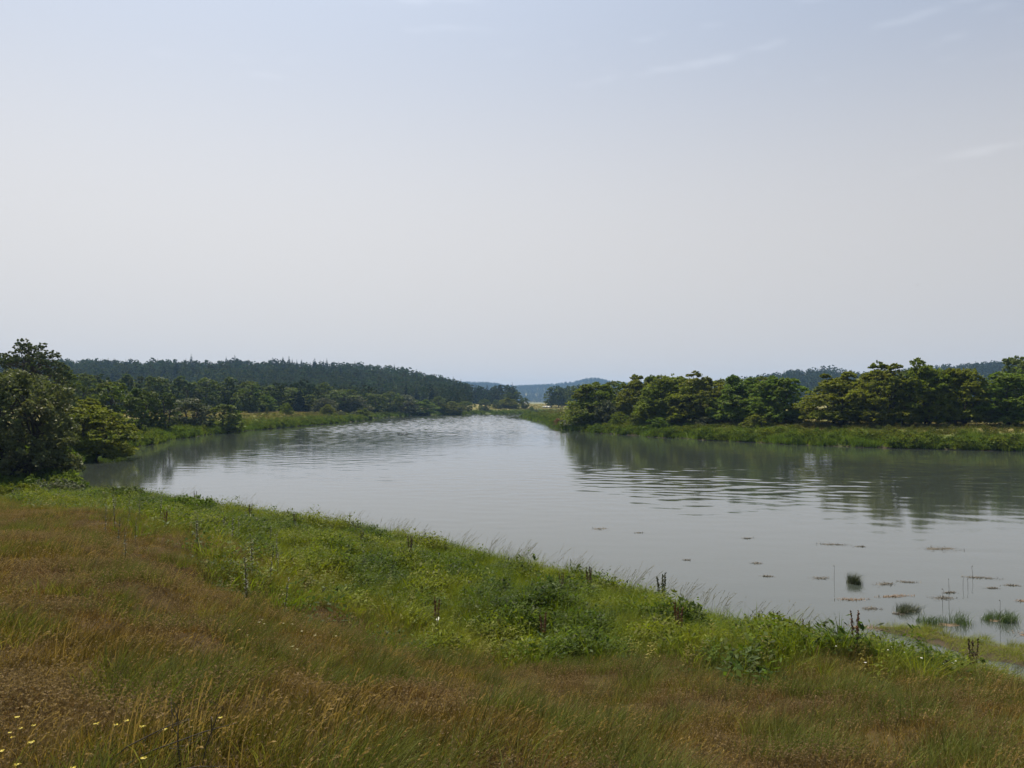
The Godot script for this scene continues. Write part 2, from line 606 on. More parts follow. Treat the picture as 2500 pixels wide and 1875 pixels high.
# kind, name, x, z, height, width, label, category
var tree_list := [
	["willow", "willow_tree", -39.2, -64.0, 8.6, 8.8, "huge rounded olive willow at the left edge, its dark skirt hanging to the water", "tree"],
	["open", "open_crowned_tree", -67.1, -112.0, 12.9, 9.4, "tall dark tree with airy see-through crown rising highest above the left bank", "tree"],
	["grove", "broadleaf_tree", -64.5, -116.0, 8.8, 4.7, "dark green tree pressed against the right side of the tall airy tree", "tree"],
	["ash", "broadleaf_tree", -45.0, -86.0, 6.2, 6.6, "broad leafy tree with sunlit yellow-green top leaning over the dark left inlet", "tree"],
	["grove", "broadleaf_tree", -59.0, -118.0, 7.8, 7.2, "dark domed tree directly behind the yellow-green tree at the inlet", "tree"],
	["tall", "broadleaf_tree", -59.9, -128.0, 7.3, 4.6, "narrow very dark tree just right of the dark domed tree on the left bank", "tree"],
	["grove", "broadleaf_tree", -63.0, -140.0, 7.0, 5.0, "greyish green tree between the narrow dark tree and the bare double trunk", "tree"],
	["tall", "broadleaf_tree", -60.8, -142.0, 6.7, 4.5, "dark upright tree with bare double trunk standing on the left bank", "tree"],
	["silver", "willow_tree", -63.9, -160.0, 5.8, 8.1, "grey-green willow with drooping front, left one of two on the left bank", "tree"],
	["grove", "broadleaf_tree", -58.9, -165.0, 6.2, 9.2, "rounded dark tree at the end of the left grove, drooping towards the water", "tree"],
	["grove", "broadleaf_tree", -109.0, -205.0, 10.4, 9.4, "dark tree showing its top between the tall airy tree and the dome", "tree"],
	["tall", "broadleaf_tree", -119.6, -250.0, 11.9, 7.6, "dark treetop behind the dark domed tree, under the hill's left end", "tree"],
	["grove", "broadleaf_tree", -112.3, -255.0, 11.8, 10.4, "dark treetop in the second row above the bare double trunk", "tree"],
	["tall", "broadleaf_tree", -108.0, -262.0, 11.8, 8.3, "pointed dark treetop in the second row above the grey-green willow", "tree"],
	["grove", "broadleaf_tree", -101.6, -268.0, 11.4, 12.3, "broad dark treetop in the second row behind the two bank willows", "tree"],
	["tall", "broadleaf_tree", -96.2, -274.0, 11.8, 9.2, "upright treetop in the second row above the rounded end tree", "tree"],
	["grove", "broadleaf_tree", -85.6, -262.0, 10.5, 10.4, "dark tree rising at the left end of the riverside meadow", "tree"],
	["ash", "broadleaf_tree", -83.8, -270.0, 6.6, 7.7, "lighter green small tree at the meadow's left edge under the dark trees", "tree"],
	["tall", "broadleaf_tree", -86.8, -290.0, 9.5, 8.9, "slim dark tree above the left end of the riverside meadow", "tree"],
	["grove", "broadleaf_tree", -83.2, -300.0, 9.2, 15.3, "wide domed tree standing behind the lone bush in the meadow", "tree"],
	["ash", "bush", -66.7, -238.0, 3.7, 3.9, "lone bright green bush standing in the middle of the riverside meadow", "bush"],
	["ash", "bush", -71.8, -236.0, 2.2, 1.1, "tiny pale yellow-green sapling in the meadow left of the lone bush", "bush"],
	["ash", "broadleaf_tree", -76.0, -300.0, 5.4, 10.7, "mid-green tree sloping down to the meadow right of the lone bush", "tree"],
	["grove", "broadleaf_tree", -79.1, -338.0, 11.8, 11.4, "tallest dark tree of the grove behind the meadow's right end", "tree"],
	["silver", "willow_tree", -67.6, -290.0, 5.6, 8.9, "silvery willow in front of the meadow's tallest grove tree", "tree"],
	["grove", "broadleaf_tree", -69.6, -332.0, 9.3, 16.9, "broad dark tree right of the tallest grove tree behind the meadow", "tree"],
	["ash", "broadleaf_tree", -62.3, -272.0, 3.4, 3.6, "slender yellow-green young tree in front of the silvery willow", "tree"],
	["silver", "willow_tree", -64.2, -330.0, 7.6, 11.8, "pale grey-green willow in the middle of the far left tree row", "tree"],
	["ash", "broadleaf_tree", -55.7, -300.0, 4.5, 6.1, "bright green round tree near the meadow's pointed right end", "tree"],
	["silver", "bush", -56.7, -290.0, 2.3, 4.1, "round grey bush on the bank at the meadow's right end", "bush"],
	["ash", "bush", -58.5, -265.0, 1.5, 2.7, "low green bush on the bank below the slender young tree", "bush"],
	["silver", "bush", -57.9, -255.0, 1.2, 2.1, "small dark grey-green bush at the meadow's waterside edge", "bush"],
	["silver", "bush", -58.2, -275.0, 1.8, 3.1, "low grey bush between the two bank bushes by the meadow", "bush"],
	["grove", "broadleaf_tree", -59.8, -352.0, 9.0, 12.5, "dark tree where the far left row meets the water", "tree"],
	["grove", "broadleaf_tree", -56.4, -372.0, 10.0, 11.7, "domed tree with pale rim in the far left row", "tree"],
	["silver", "willow_tree", -51.3, -385.0, 9.1, 13.7, "wide grey willow in the far left row above the thin grass strip", "tree"],
	["tall", "broadleaf_tree", -49.1, -392.0, 8.0, 6.0, "narrow dark tree amid the grey willows of the far left row", "tree"],
	["ash", "broadleaf_tree", -44.8, -400.0, 6.9, 11.8, "mid-green spreading tree in the right half of the far left row", "tree"],
	["grove", "broadleaf_tree", -38.5, -420.0, 8.3, 9.4, "dark rounded tree under the sloping end of the big hill", "tree"],
	["ash", "broadleaf_tree", -32.4, -425.0, 6.2, 12.1, "low green tree under the sloping end of the big hill", "tree"],
	["grove", "broadleaf_tree", -26.2, -452.0, 5.9, 10.1, "dark small tree near the right end of the far left row", "tree"],
	["grove", "broadleaf_tree", -16.3, -478.0, 7.0, 8.3, "dark rounded tree just left of the small river gap", "tree"],
	["tall", "broadleaf_tree", -9.7, -490.0, 5.6, 5.5, "narrow dark tree right beside the small river gap", "tree"],
	["ash", "broadleaf_tree", -3.1, -505.0, 6.5, 11.8, "green-topped round tree in the dark clump at the river's end", "tree"],
	["tall", "broadleaf_tree", -1.9, -520.0, 10.0, 9.0, "dark tree with flat top at the back of the river-end clump", "tree"],
	["tall", "broadleaf_tree", 3.5, -522.0, 10.8, 9.6, "tallest dark tree of the clump at the river's end", "tree"],
	["grove", "broadleaf_tree", 8.4, -515.0, 7.3, 6.3, "small dark tree closing the right side of the river-end clump", "tree"],
	["ash", "bush", 12.3, -505.0, 3.2, 3.3, "dark round bush at the left edge of the distant pale field", "bush"],
	["ash", "bush", 19.3, -498.0, 3.7, 3.0, "dark round bush at the right edge of the distant pale field", "bush"],
	["silver", "bush", 15.0, -500.0, 2.2, 3.1, "low grey bush in front of the distant pale field", "bush"],
	["silver", "bush", -7.2, -487.0, 2.5, 2.2, "tiny pale shrub on the far bank left of the dark clump", "bush"],
	["tall", "broadleaf_tree", 27.1, -560.0, 14.2, 9.7, "left tree of the bluish dark block beyond the right bank", "tree"],
	["tall", "broadleaf_tree", 33.9, -565.0, 14.0, 12.7, "middle tree of the bluish dark block beyond the right bank", "tree"],
	["grove", "broadleaf_tree", 42.2, -560.0, 15.1, 14.2, "right tree of the bluish dark block, touching the right bank's first tree", "tree"],
	["ash", "broadleaf_tree", 18.3, -180.0, 9.6, 10.3, "first big tree of the right bank, a wide dark green dome", "tree"],
	["ash", "broadleaf_tree", 27.1, -174.0, 9.2, 7.4, "second tall tree of the right bank, slightly narrower and sunlit", "tree"],
	["silver", "bush", 20.6, -173.0, 5.4, 5.5, "grey-green tall shrub in front of the right bank's first tree", "bush"],
	["ash", "bush", 22.1, -166.0, 3.0, 4.9, "dense low green bush at the foot of the right bank's second tree", "bush"],
	["ash", "broadleaf_tree", 26.1, -160.0, 4.0, 4.1, "small light green tree in front of the right bank's second tree", "tree"],
	["ash", "broadleaf_tree", 30.6, -158.0, 9.9, 9.0, "tallest upright tree of the right bank with rounded sunlit top", "tree"],
	["ash", "broadleaf_tree", 36.0, -153.0, 8.9, 10.0, "right bank tree with bright lower branches sweeping down to the grass", "tree"],
	["silver", "bush", 34.9, -146.0, 1.8, 4.5, "shaded grey bush at the foot of the sweeping-branched tree", "bush"],
	["ash", "broadleaf_tree", 41.5, -145.0, 8.1, 8.1, "broad dark tree in the middle of the right bank row", "tree"],
	["ash", "broadleaf_tree", 46.0, -139.0, 8.1, 8.5, "broad tree right of the row's middle, beside the gap with blue hills", "tree"],
	["ash", "broadleaf_tree", 52.4, -129.0, 7.9, 9.2, "round isolated tree right of the gap with blue hills", "tree"],
	["ash", "broadleaf_tree", 57.4, -124.0, 9.1, 8.2, "tall yellow-green tree joined to the round isolated tree", "tree"],
	["ash", "broadleaf_tree", 62.6, -122.0, 9.7, 6.8, "highest tree at the right end of the bank with spiky shoots", "tree"],
	["ash", "broadleaf_tree", 67.4, -121.0, 9.1, 7.4, "tree sloping down towards the gap with the pale meadow", "tree"],
	["ash", "broadleaf_tree", 73.9, -119.0, 8.2, 9.1, "bright green tree at the right edge beyond the pale meadow gap", "tree"],
	["grove", "broadleaf_tree", 108.7, -172.0, 13.6, 11.4, "very dark tall tree rising behind the right edge", "tree"],
	["grove", "broadleaf_tree", 25.4, -200.0, 9.0, 9.2, "tree filling the gap behind the right bank's first and second trees", "tree"],
	["ash", "broadleaf_tree", 32.2, -182.0, 8.9, 6.5, "treetop between the second tree and the tallest upright tree, set back", "tree"],
	["ash", "broadleaf_tree", 38.1, -176.0, 9.0, 7.2, "treetop set back between the tallest tree and the sweeping-branched tree", "tree"],
	["grove", "broadleaf_tree", 44.0, -168.0, 8.4, 7.7, "set-back tree between the sweeping-branched tree and the row's middle", "tree"],
	["ash", "broadleaf_tree", 49.7, -160.0, 7.9, 6.5, "set-back tree between the two broad trees of the row's middle", "tree"],
	["ash", "broadleaf_tree", 61.8, -142.0, 8.1, 6.5, "set-back tree between the round isolated tree and the yellow-green tree", "tree"],
	["grove", "broadleaf_tree", 67.8, -138.0, 9.0, 6.3, "set-back tree left of the highest tree at the right end", "tree"],
	["ash", "broadleaf_tree", 71.6, -134.0, 8.9, 6.1, "set-back tree right of the highest tree at the right end", "tree"],
	["ash", "bush", 27.1, -150.0, 2.4, 4.6, "low leafy bush at the foot of the tallest upright tree", "bush"],
	["ash", "bush", 41.9, -136.0, 2.4, 5.5, "low leafy bush at the foot of the row's middle trees", "bush"],
	["ash", "bush", 59.0, -122.0, 2.6, 5.0, "low leafy bush at the foot of the yellow-green tree", "bush"],
	["silver", "bush", 14.2, -186.0, 1.9, 6.6, "sprawling grey-green bush thicket at the right bank's left tip", "bush"],
	["ash", "bush", 16.7, -180.0, 1.8, 3.7, "dark low bush joining the grey thicket and the first big tree", "bush"],
	["rust", "bush", 12.3, -205.0, 2.3, 3.5, "rusty brown bush behind the grey thicket at the bank's left tip", "bush"],
]


func plant_trees() -> void:
	var count := 0
	for t in tree_list:
		var family: String = "bush" if t[7] == "bush" else t[0]
		var choice: Array = kinds[family]
		var proto: Array = choice[count % choice.size()]
		var label: String = t[6]
		var leaf: String = t[0]
		if leaf == "ash":
			leaf = ["ash", "maple", "alder"][rng.randi() % 3]
		var root := thing(t[1], label, t[7], on_land(t[2], t[3], -0.1), r(0.0, TAU))
		var wide: float = t[5] / proto[1] * (1.5 if t[0] == "ash" and t[7] == "tree" else 1.16)
		root.scale = Vector3(wide, t[4] / proto[0], wide)
		obj("trunk", proto[3], mats["bark"], root)
		obj("crown", proto[2], mats[leaf], root)
		count += 1
	print("trees ", count)


# ------------------------------------------------------------------ woods too far off to count
func spruce_shape(h: float, w: float, tiers: int) -> Shape:
	var s := Shape.new()
	s.tube([Vector3(0, -0.5, 0), Vector3(0, h * 0.5, 0), Vector3(0, h * 0.92, 0)], [0.2, 0.1, 0.02], Color(0.9, 0.75, 0.6), 5)
	for k in tiers:
		var f := (k + 0.3) / tiers
		var y := h * (0.1 + 0.9 * f)
		var reach := w * 0.5 * pow(1.0 - f, 0.85) + 0.3
		for e in int(lerpf(13, 5, f)):
			var a := e * 2.39996 + k * 0.7 + r(-0.3, 0.3)
			var out := Vector3(cos(a), -0.35, sin(a))
			var side := Vector3(-sin(a), 0, cos(a))
			var p := Vector3(0, y + r(-0.3, 0.3), 0)
			var long := reach * r(0.75, 1.2)
			var g := grey(r(0.75, 1.25))
			s.leaf(p + out * long * 0.5, out * long * 0.55, side * long * 0.28, g)
			s.leaf(p + out * long * 0.72 + Vector3(0, -0.3, 0), (out + Vector3.DOWN).normalized() * long * 0.3, side * long * 0.3, g)
	return s


func woods() -> void:
	var spruces := []
	for k in 3:
		spruces.append(spruce_shape(r(14, 17), r(5.5, 7.5), 15).mesh())
	var full := [[0.0, 0.5], [0.2, 0.8], [0.5, 1.0], [0.75, 0.9], [0.9, 0.6], [1.0, 0.25]]
	var leafy := []
	for k in 4:
		leafy.append(crown_shape(dome_lobes(15, 14.0, 9.5, full, 0.1, 0.18), 60, 0.95, 0.0, 4).mesh())
	# [label, x from, x to, d from, d to, metres between trees, share of spruce]
	var areas := [
		["hillside_forest", "dense dark mixed forest covering the big hill on the left", -620.0, 30.0, 470.0, 930.0, 8.2, 0.16],
		["riverside_wood", "dark mass of trees between the left bank and the big hill", -330.0, -70.0, 215.0, 470.0, 7.4, 0.1],
		["far_hill_forest", "hazy blue forest on the farthest hill at the river's end", -450.0, 950.0, 2850.0, 3900.0, 13.5, 0.0],
		["right_hill_forest", "hazy blue forest on the hills behind the right bank trees", 180.0, 820.0, 780.0, 1200.0, 9.5, 0.25],
		["valley_wood", "dark distant trees on the flat land below the far hill", -60.0, 420.0, 640.0, 800.0, 9.0, 0.2],
	]
	for a in areas:
		var conifers := Bag.new(3)
		var broad := Bag.new(4)
		var gap: float = a[6]
		var x: float = a[2]
		while x < a[3]:
			var d: float = a[4]
			while d < a[5]:
				var px := x + r(-0.48, 0.48) * gap
				var pd := d + r(-0.48, 0.48) * gap
				d += gap
				if absf(px) > 0.72 * pd + 20.0:
					continue
				var clump := wobble.get_noise_2d(px * 0.006, pd * 0.006)
				var name: String = a[0]
				if name == "riverside_wood":
					# keep the meadow and the bank clear
					var s := from_water(px, pd)
					if s < 16.0 or (s < 60.0 and pd < 290.0 and px > -118.0) or (px > -112.0 and pd < 262.0):
						continue
				if name == "hillside_forest" and (from_water(px, pd) < 25.0 or px > -0.04 * pd - 8.0):
					continue
				if name == "valley_wood" and px > 2.0 and px < 36.0:
					continue
				if name == "valley_wood" and pd < 640.0 + 60.0 * (0.5 + clump) and px < 60.0:
					continue
				var tone := 1.0 + 0.45 * clump + r(-0.22, 0.22)
				var h := r(0.62, 1.2) * (1.0 + 0.25 * wobble.get_noise_2d(px * 0.03, pd * 0.03)) * (1.0 if name != "riverside_wood" else 0.72)
				if name == "hillside_forest" and pd < 600.0:
					h *= 0.8
				var t := Transform3D(Basis(Vector3.UP, r(0, TAU)).scaled(Vector3(h * r(0.9, 1.3), h, h * r(0.9, 1.3))), on_land(px, -pd, -0.3))
				if rng.randf() < a[7] + 0.5 * wobble.get_noise_2d(px * 0.012 + 50.0, pd * 0.012):
					conifers.put(rng.randi() % 3, t, Color(tone, tone, tone))
				else:
					var warm := r(0.85, 1.2)
					broad.put(rng.randi() % 4, t, Color(tone * warm, tone, tone))
			x += gap
		var o := stuff(a[0], a[1], "forest")
		pour(conifers, "conifers", spruces, mats["spruce"], o)
		pour(broad, "broadleaf_trees", leafy, mats["far_leaf"], o)
	# single spruces that stand out on the skyline of the big hill
	for p in [[-345, 865, 1.2], [-352, 868, 1.0], [-310, 872, 1.1], [-300, 870, 1.25], [-262, 880, 1.15], [-252, 884, 1.2], [-244, 880, 1.25], [-232, 886, 1.1], [-205, 890, 1.2], [-176, 900, 1.2], [-168, 902, 1.0], [-134, 915, 1.1]]:
		var o := thing("spruce_tree", "dark pointed spruce sticking up from the skyline of the big left hill", "tree", on_land(p[0], -p[1], -0.3), r(0, TAU), "skyline spruces")
		o.scale = Vector3.ONE * float(p[2]) * 1.22
		obj("crown", spruces[rng.randi() % 3], mats["spruce"], o)


# ------------------------------------------------------------------ grass and weeds
func grass_shape(count: int, radius: float, low: float, tall: float, lean: float, half: float, wind: float) -> ArrayMesh:
	var s := Shape.new()
	for k in count:
		var a := r(0, TAU)
		var q := radius * sqrt(rng.randf())
		var h := r(low, tall)
		var away := Vector3(cos(a), 0, sin(a)) * r(0.1, 1.0) * lean * h + Vector3(wind * h * r(0.3, 1.0), 0, wind * h * r(-0.15, 0.25))
		var turn := r(0, TAU)
		var tone := r(0.4, 1.6)
		var warm := r(0.9, 1.12)
		s.blade(Vector3(cos(a) * q, -0.02, sin(a) * q), h, away, Vector3(cos(turn), 0, sin(turn)) * half * r(0.7, 1.3), Color(tone * warm, tone, tone * r(0.8, 1.1)))
	return s.mesh()


# dry flowering stalks that bend with the wind, each with a loose plume
func plume_shape(count: int, radius: float, low: float, tall: float, half: float) -> ArrayMesh:
	var s := Shape.new()
	for k in count:
		var a := r(0, TAU)
		var q := radius * sqrt(rng.randf())
		var h := r(low, tall)
		var foot := Vector3(cos(a) * q, -0.02, sin(a) * q)
		var lean := Vector3(h * r(0.2, 0.75), 0, h * r(-0.25, 0.2))
		var tone := r(0.85, 1.2)
		s.blade(foot, h, lean, Vector3(half, 0, half * r(-1, 1)), grey(tone * 0.9), 4)
		for e in 9:
			var t := 0.74 + 0.26 * e / 9.0
			var p := foot + Vector3.UP * h * (t - 0.18 * t * t * lean.length() / h) + lean * t * t
			var along := (lean * 2.0 * t + Vector3.UP * h * (1.0 - 0.4 * t)).normalized()
			var side := along.cross(spread(1.0)).normalized()
			s.leaf(p + side * half * 1.5, (along + side * 0.5).normalized() * half * r(4.0, 6.0), along.cross(side) * half * 1.6, grey(tone * r(0.95, 1.2)))
	return s.mesh()


# dead clover and plantain heads close to the soil
func head_shape(count: int, radius: float, size: float) -> ArrayMesh:
	var s := Shape.new()
	for k in count:
		var a := r(0, TAU)
		var q := radius * sqrt(rng.randf())
		var h := r(0.05, 0.16)
		var foot := Vector3(cos(a) * q, -0.01, sin(a) * q)
		var lean := Vector3(r(-0.3, 0.6), 0, r(-0.4, 0.4)) * h
		s.blade(foot, h, lean, Vector3(0.0018, 0, 0.001), grey(0.6), 2)
		var p := foot + Vector3.UP * h * 0.95 + lean
		var tone := r(0.7, 1.35)
		for e in 5:
			var d := (spread(1.0) + Vector3.UP * 0.5).normalized()
			s.leaf(p + d * size * 0.5, d * size * 0.8, d.cross(spread(1.0)).normalized() * size * 0.45, grey(tone * r(0.9, 1.1)))
	return s.mesh()


# upright leafy stems such as nettle and willowherb
func weed_shape(stems: int, radius: float, low: float, tall: float, leaf: float) -> ArrayMesh:
	var s := Shape.new()
	for k in stems:
		var a := r(0, TAU)
		var q := radius * sqrt(rng.randf())
		var h := r(low, tall)
		var foot := Vector3(cos(a) * q, -0.03, sin(a) * q)
		var lean := Vector3(r(-0.1, 0.3), 0, r(-0.15, 0.15)) * h
		s.blade(foot, h, lean, Vector3(0.005, 0, 0.002), Color(0.8, 0.75, 0.7), 3)
		var whorls := int(h / (leaf * 0.75))
		var tone := r(0.8, 1.2)
		for e in whorls:
			var t := (e + 1.0) / whorls
			if t < 0.2:
				continue
			var p := foot + Vector3.UP * h * t + lean * t * t
			for side in 3:
				var b := e * 1.2 + side * TAU / 3.0 + r(-0.4, 0.4)
				var size := leaf * (1.15 - 0.65 * t) * r(0.8, 1.2)
				var out := Vector3(cos(b), r(-0.45, 0.35), sin(b)).normalized()
				var across := Vector3(-sin(b), r(-0.4, 0.4), cos(b)).normalized()
				s.leaf(p + out * size * 0.6, out * size * 0.6, across * size * 0.27, grey(tone * r(0.8, 1.25)))
	return s.mesh()


# low leafy cover: leaves held flat at many heights, like clover, goosegrass and bindweed
func herb_shape(count: int, radius: float, tall: float, size: float) -> ArrayMesh:
	var s := Shape.new()
	for k in count:
		var a := r(0, TAU)
		var q := radius * sqrt(rng.randf())
		var p := Vector3(cos(a) * q, tall * pow(rng.randf(), 0.6) * (1.0 - 0.5 * q / radius), sin(a) * q)
		var b := r(0, TAU)
		var out := Vector3(cos(b), r(-0.5, 0.55), sin(b)).normalized()
		var across := Vector3(-sin(b), r(-0.5, 0.5), cos(b)).normalized()
		var long := size * r(0.6, 1.4)
		var tone := r(0.4, 1.6)
		s.leaf(p, out * long, across * long * r(0.25, 0.5), Color(tone * r(0.9, 1.15), tone, tone * 0.85))
		if k % 5 == 0:
			s.blade(Vector3(p.x * 0.7, -0.02, p.z * 0.7), p.y, Vector3(p.x * 0.3, 0, p.z * 0.3), Vector3(0.003, 0, 0.002), Color(tone, tone * 0.8, tone * 0.6), 2)
	return s.mesh()


func tilt(at: Vector3, size: float, tall: float) -> Transform3D:
	return Transform3D(Basis(Vector3.UP, r(-0.9, 0.9)).scaled(Vector3(size, size * tall, size)), at)


func pick(palette: Array, f: float) -> Color:
	var t := clampf(f, 0.0, 0.999) * (palette.size() - 1)
	return palette[int(t)].lerp(palette[int(t) + 1], t - int(t))


func near_meadow() -> void:
	var m := foliage("grass", Color.WHITE, 0.6, 0.85, 0.2)
	var wet := foliage("weed", Color.WHITE, 0.5, 0.9, 0.18)
	var dry_meshes := []
	var green_meshes := []
	var tall_meshes := []
	var plume_meshes := []
	var head_meshes := []
	var weed_meshes := []
	var herb_meshes := []
	for k in 6:
		herb_meshes.append(herb_shape(52, 0.24, 0.3, 0.034))
	for k in 7:
		dry_meshes.append(grass_shape(22, 0.11, 0.035, 0.16, 1.0, 0.0024, 0.5))
		green_meshes.append(grass_shape(24, 0.12, 0.14, 0.4, 0.95, 0.0036, 0.5))
		tall_meshes.append(grass_shape(26, 0.17, 0.2, 0.55, 1.15, 0.0065, 0.5))
	for k in 4:
		plume_meshes.append(plume_shape(3, 0.14, 0.16, 0.36, 0.0022))
		head_meshes.append(head_shape(14, 0.12, 0.008))
		weed_meshes.append(weed_shape(4, 0.16, 0.25, 0.5, 0.085))
	var dry := Bag.new(7)
	var green := Bag.new(7)
	var tall := Bag.new(7)
	var plume := Bag.new(4)
	var head := Bag.new(4)
	var weed := Bag.new(4)
	var herb := Bag.new(6)
	var straws := [Color(0.115, 0.06, 0.014), Color(0.15, 0.094, 0.02), Color(0.20, 0.14, 0.034), Color(0.13, 0.10, 0.026), Color(0.10, 0.10, 0.014)]
	var olives := [Color(0.20, 0.175, 0.045), Color(0.155, 0.17, 0.038), Color(0.12, 0.155, 0.032)]
	var greens := [Color(0.105, 0.155, 0.012), Color(0.14, 0.19, 0.013), Color(0.19, 0.215, 0.015)]
	var leaves := [Color(0.042, 0.074, 0.011), Color(0.078, 0.118, 0.011), Color(0.13, 0.158, 0.012)]
	var d := 2.2
	while d < 66.0:
		var cell := clampf(0.05 + 0.0034 * d, 0.06, 0.2)
		var x := -0.69 * d - 2.6
		var until := minf(0.69 * d + 2.6, 20.0)
		while x < until:
			var px := x + r(-0.5, 0.5) * cell
			var pd := d + r(-0.5, 0.5) * cell
			x += cell
			var s := from_water(px, pd)
			var y := land(px, -pd)
			if y < 0.015:
				continue
			var at := Vector3(px, y, -pd)
			if s < 0.0:
				# the tongue: short, bright and trodden flat by the water
				green.put(rng.randi() % 7, tilt(at, r(0.6, 1.0), 0.3 + 0.5 * smoothstep(0.0, 0.4, fine.get_noise_2d(px * 1.6, pd * 1.6))), pick(greens, r(0.2, 1.0)).lerp(olives[0], r(0.0, 0.5)) * r(0.8, 1.1))
				continue
			var w := wobble.get_noise_2d(px * 0.16, pd * 0.16)
			var w2 := wobble.get_noise_2d(px * 0.55 + 30.0, pd * 0.55)
			var w3 := wobble.get_noise_2d(px * 0.3 - 70.0, pd * 0.3)
			var edge := lerpf(8.0, 4.7, smoothstep(-4.0, 7.0, px)) + 2.4 * w
			var f := smoothstep(edge - 2.2, edge + lerpf(7.0, 2.6, smoothstep(-6.0, 4.0, px)), s + r(-0.6, 0.6))
			var q := rng.randf()
			if f > r(0.2, 0.85):
				# thirsty slope
				var wet_patch := smoothstep(0.02, 0.45, w2) * 0.85 + smoothstep(5.0, 0.0, s - edge) * 0.5
				if rng.randf() < wet_patch * 0.7:
					green.put(rng.randi() % 7, tilt(at, r(0.6, 0.95), r(0.7, 1.1)), pick(olives, rng.randf() * 0.6 + wet_patch * 0.4) * r(0.45, 1.05))
				elif rng.randf() < 0.75:
					dry.put(rng.randi() % 7, tilt(at, r(0.8, 1.35), r(0.7, 1.15) * (0.45 + 0.75 * smoothstep(-0.3, 0.35, w3 + 0.6 * w))), pick(straws, 0.45 + w3 * 0.9 + r(-0.3, 0.3)) * r(0.4, 1.5))
				if q < 0.025 + 0.13 * smoothstep(0.1, 0.45, w3):
					plume.put(rng.randi() % 4, tilt(at, r(0.7, 1.1), 1.0), Color(0.26, 0.185, 0.07) * r(0.85, 1.15))
				elif q > 0.86 - 0.45 * smoothstep(0.0, 0.35, -w3 - 0.6 * w):
					head.put(rng.randi() % 4, tilt(at, r(0.8, 1.2), 1.0), Color(0.24, 0.175, 0.095) * r(0.55, 1.25))
			else:
				var lush := smoothstep(-0.3, 0.3, w2 + 0.5 * w)
				var rim := smoothstep(1.4, 0.2, s)
				var hump := 1.0 + (0.6 + 0.3 * rim) * fine.get_noise_2d(px * 0.6 + 7.0, pd * 0.5)
				if q < 0.16 + 0.5 * rim:
					tall.put(rng.randi() % 7, tilt(at, r(0.75, 1.15) * hump, r(0.75, 1.1)), pick(greens, 0.5 + w3 + r(-0.3, 0.3)) * r(0.85, 1.15))
				elif q < 0.26 + 0.58 * lush * (1.0 - f):
					herb.put(rng.randi() % 6, tilt(at, r(0.8, 1.2) * hump, r(0.8, 1.5) * hump), pick(leaves, 0.5 + 1.8 * w3 + r(-0.3, 0.3)) * r(0.55, 1.35))
					if rng.randf() < 0.12:
						weed.put(rng.randi() % 4, tilt(at, r(0.7, 1.15), r(0.8, 1.15)), pick(leaves, 0.5 + w3 + r(-0.3, 0.3)) * r(0.75, 1.25))
				elif q < 0.9 - 0.2 * f:
					green.put(rng.randi() % 7, tilt(at, r(0.8, 1.25), 0.9), pick(greens, 0.5 + w3 + r(-0.3, 0.3)).lerp(olives[0], f) * r(0.6, 1.25))
				elif rng.randf() < 0.3:
					weed.put(rng.randi() % 4, tilt(at, r(0.6, 0.95), r(0.8, 1.2)), pick(leaves, 0.6 + w3).lerp(olives[0], clampf(f * 1.3, 0.0, 0.9)) * r(0.75, 1.25))
		d += cell
	var a := stuff("dry_grass", "sun-scorched brown and straw-coloured grass on the near slope", "grass")
	pour(dry, "dry_blades", dry_meshes, m, a)
	pour(plume, "dry_plumes", plume_meshes, m, a)
	pour(head, "dead_seed_heads", head_meshes, m, a)
	var b := stuff("green_grass", "lush green grass along the near bank above the water", "grass")
	pour(green, "green_blades", green_meshes, m, b)
	pour(tall, "tall_blades", tall_meshes, m, b)
	var c := stuff("leafy_weeds", "dense leafy nettles and herbs mixed into the green near bank", "weeds")
	pour(weed, "weed_stems", weed_meshes, wet, c)
	pour(herb, "herb_leaves", herb_meshes, wet, c)
	# thin flowering reeds along the water's edge
	var reeds := Bag.new(4)
	var reed_meshes := []
	for k in 4:
		reed_meshes.append(plume_shape(4, 0.12, 0.75, 1.15, 0.004))
	for k in 420:
		var p := rng.randi_range(5, 19)
		var at2 := shore[p].lerp(shore[p + 1], rng.randf()) + Vector2(r(-1.2, 0.6), r(-1.4, 0.4))
		var s2 := from_water(at2.x, at2.y)
		if s2 > 0.02 and s2 < 1.2 and wobble.get_noise_2d(at2.x * 0.35, at2.y * 0.35) > -0.12:
			reeds.put(rng.randi() % 4, tilt(on_land(at2.x, -at2.y), r(0.75, 1.1), 1.0), Color(0.12, 0.11, 0.05) * r(0.7, 1.3))
	var e := stuff("reeds", "thin flowering reeds leaning over the water's edge of the near bank", "reeds")
	pour(reeds, "reed_stems", reed_meshes, m, e)
	print("near plants ", dry.at[0].size() * 7, " ", green.at[0].size() * 7, " ", tall.at[0].size() * 7, " ", weed.at[0].size() * 4)


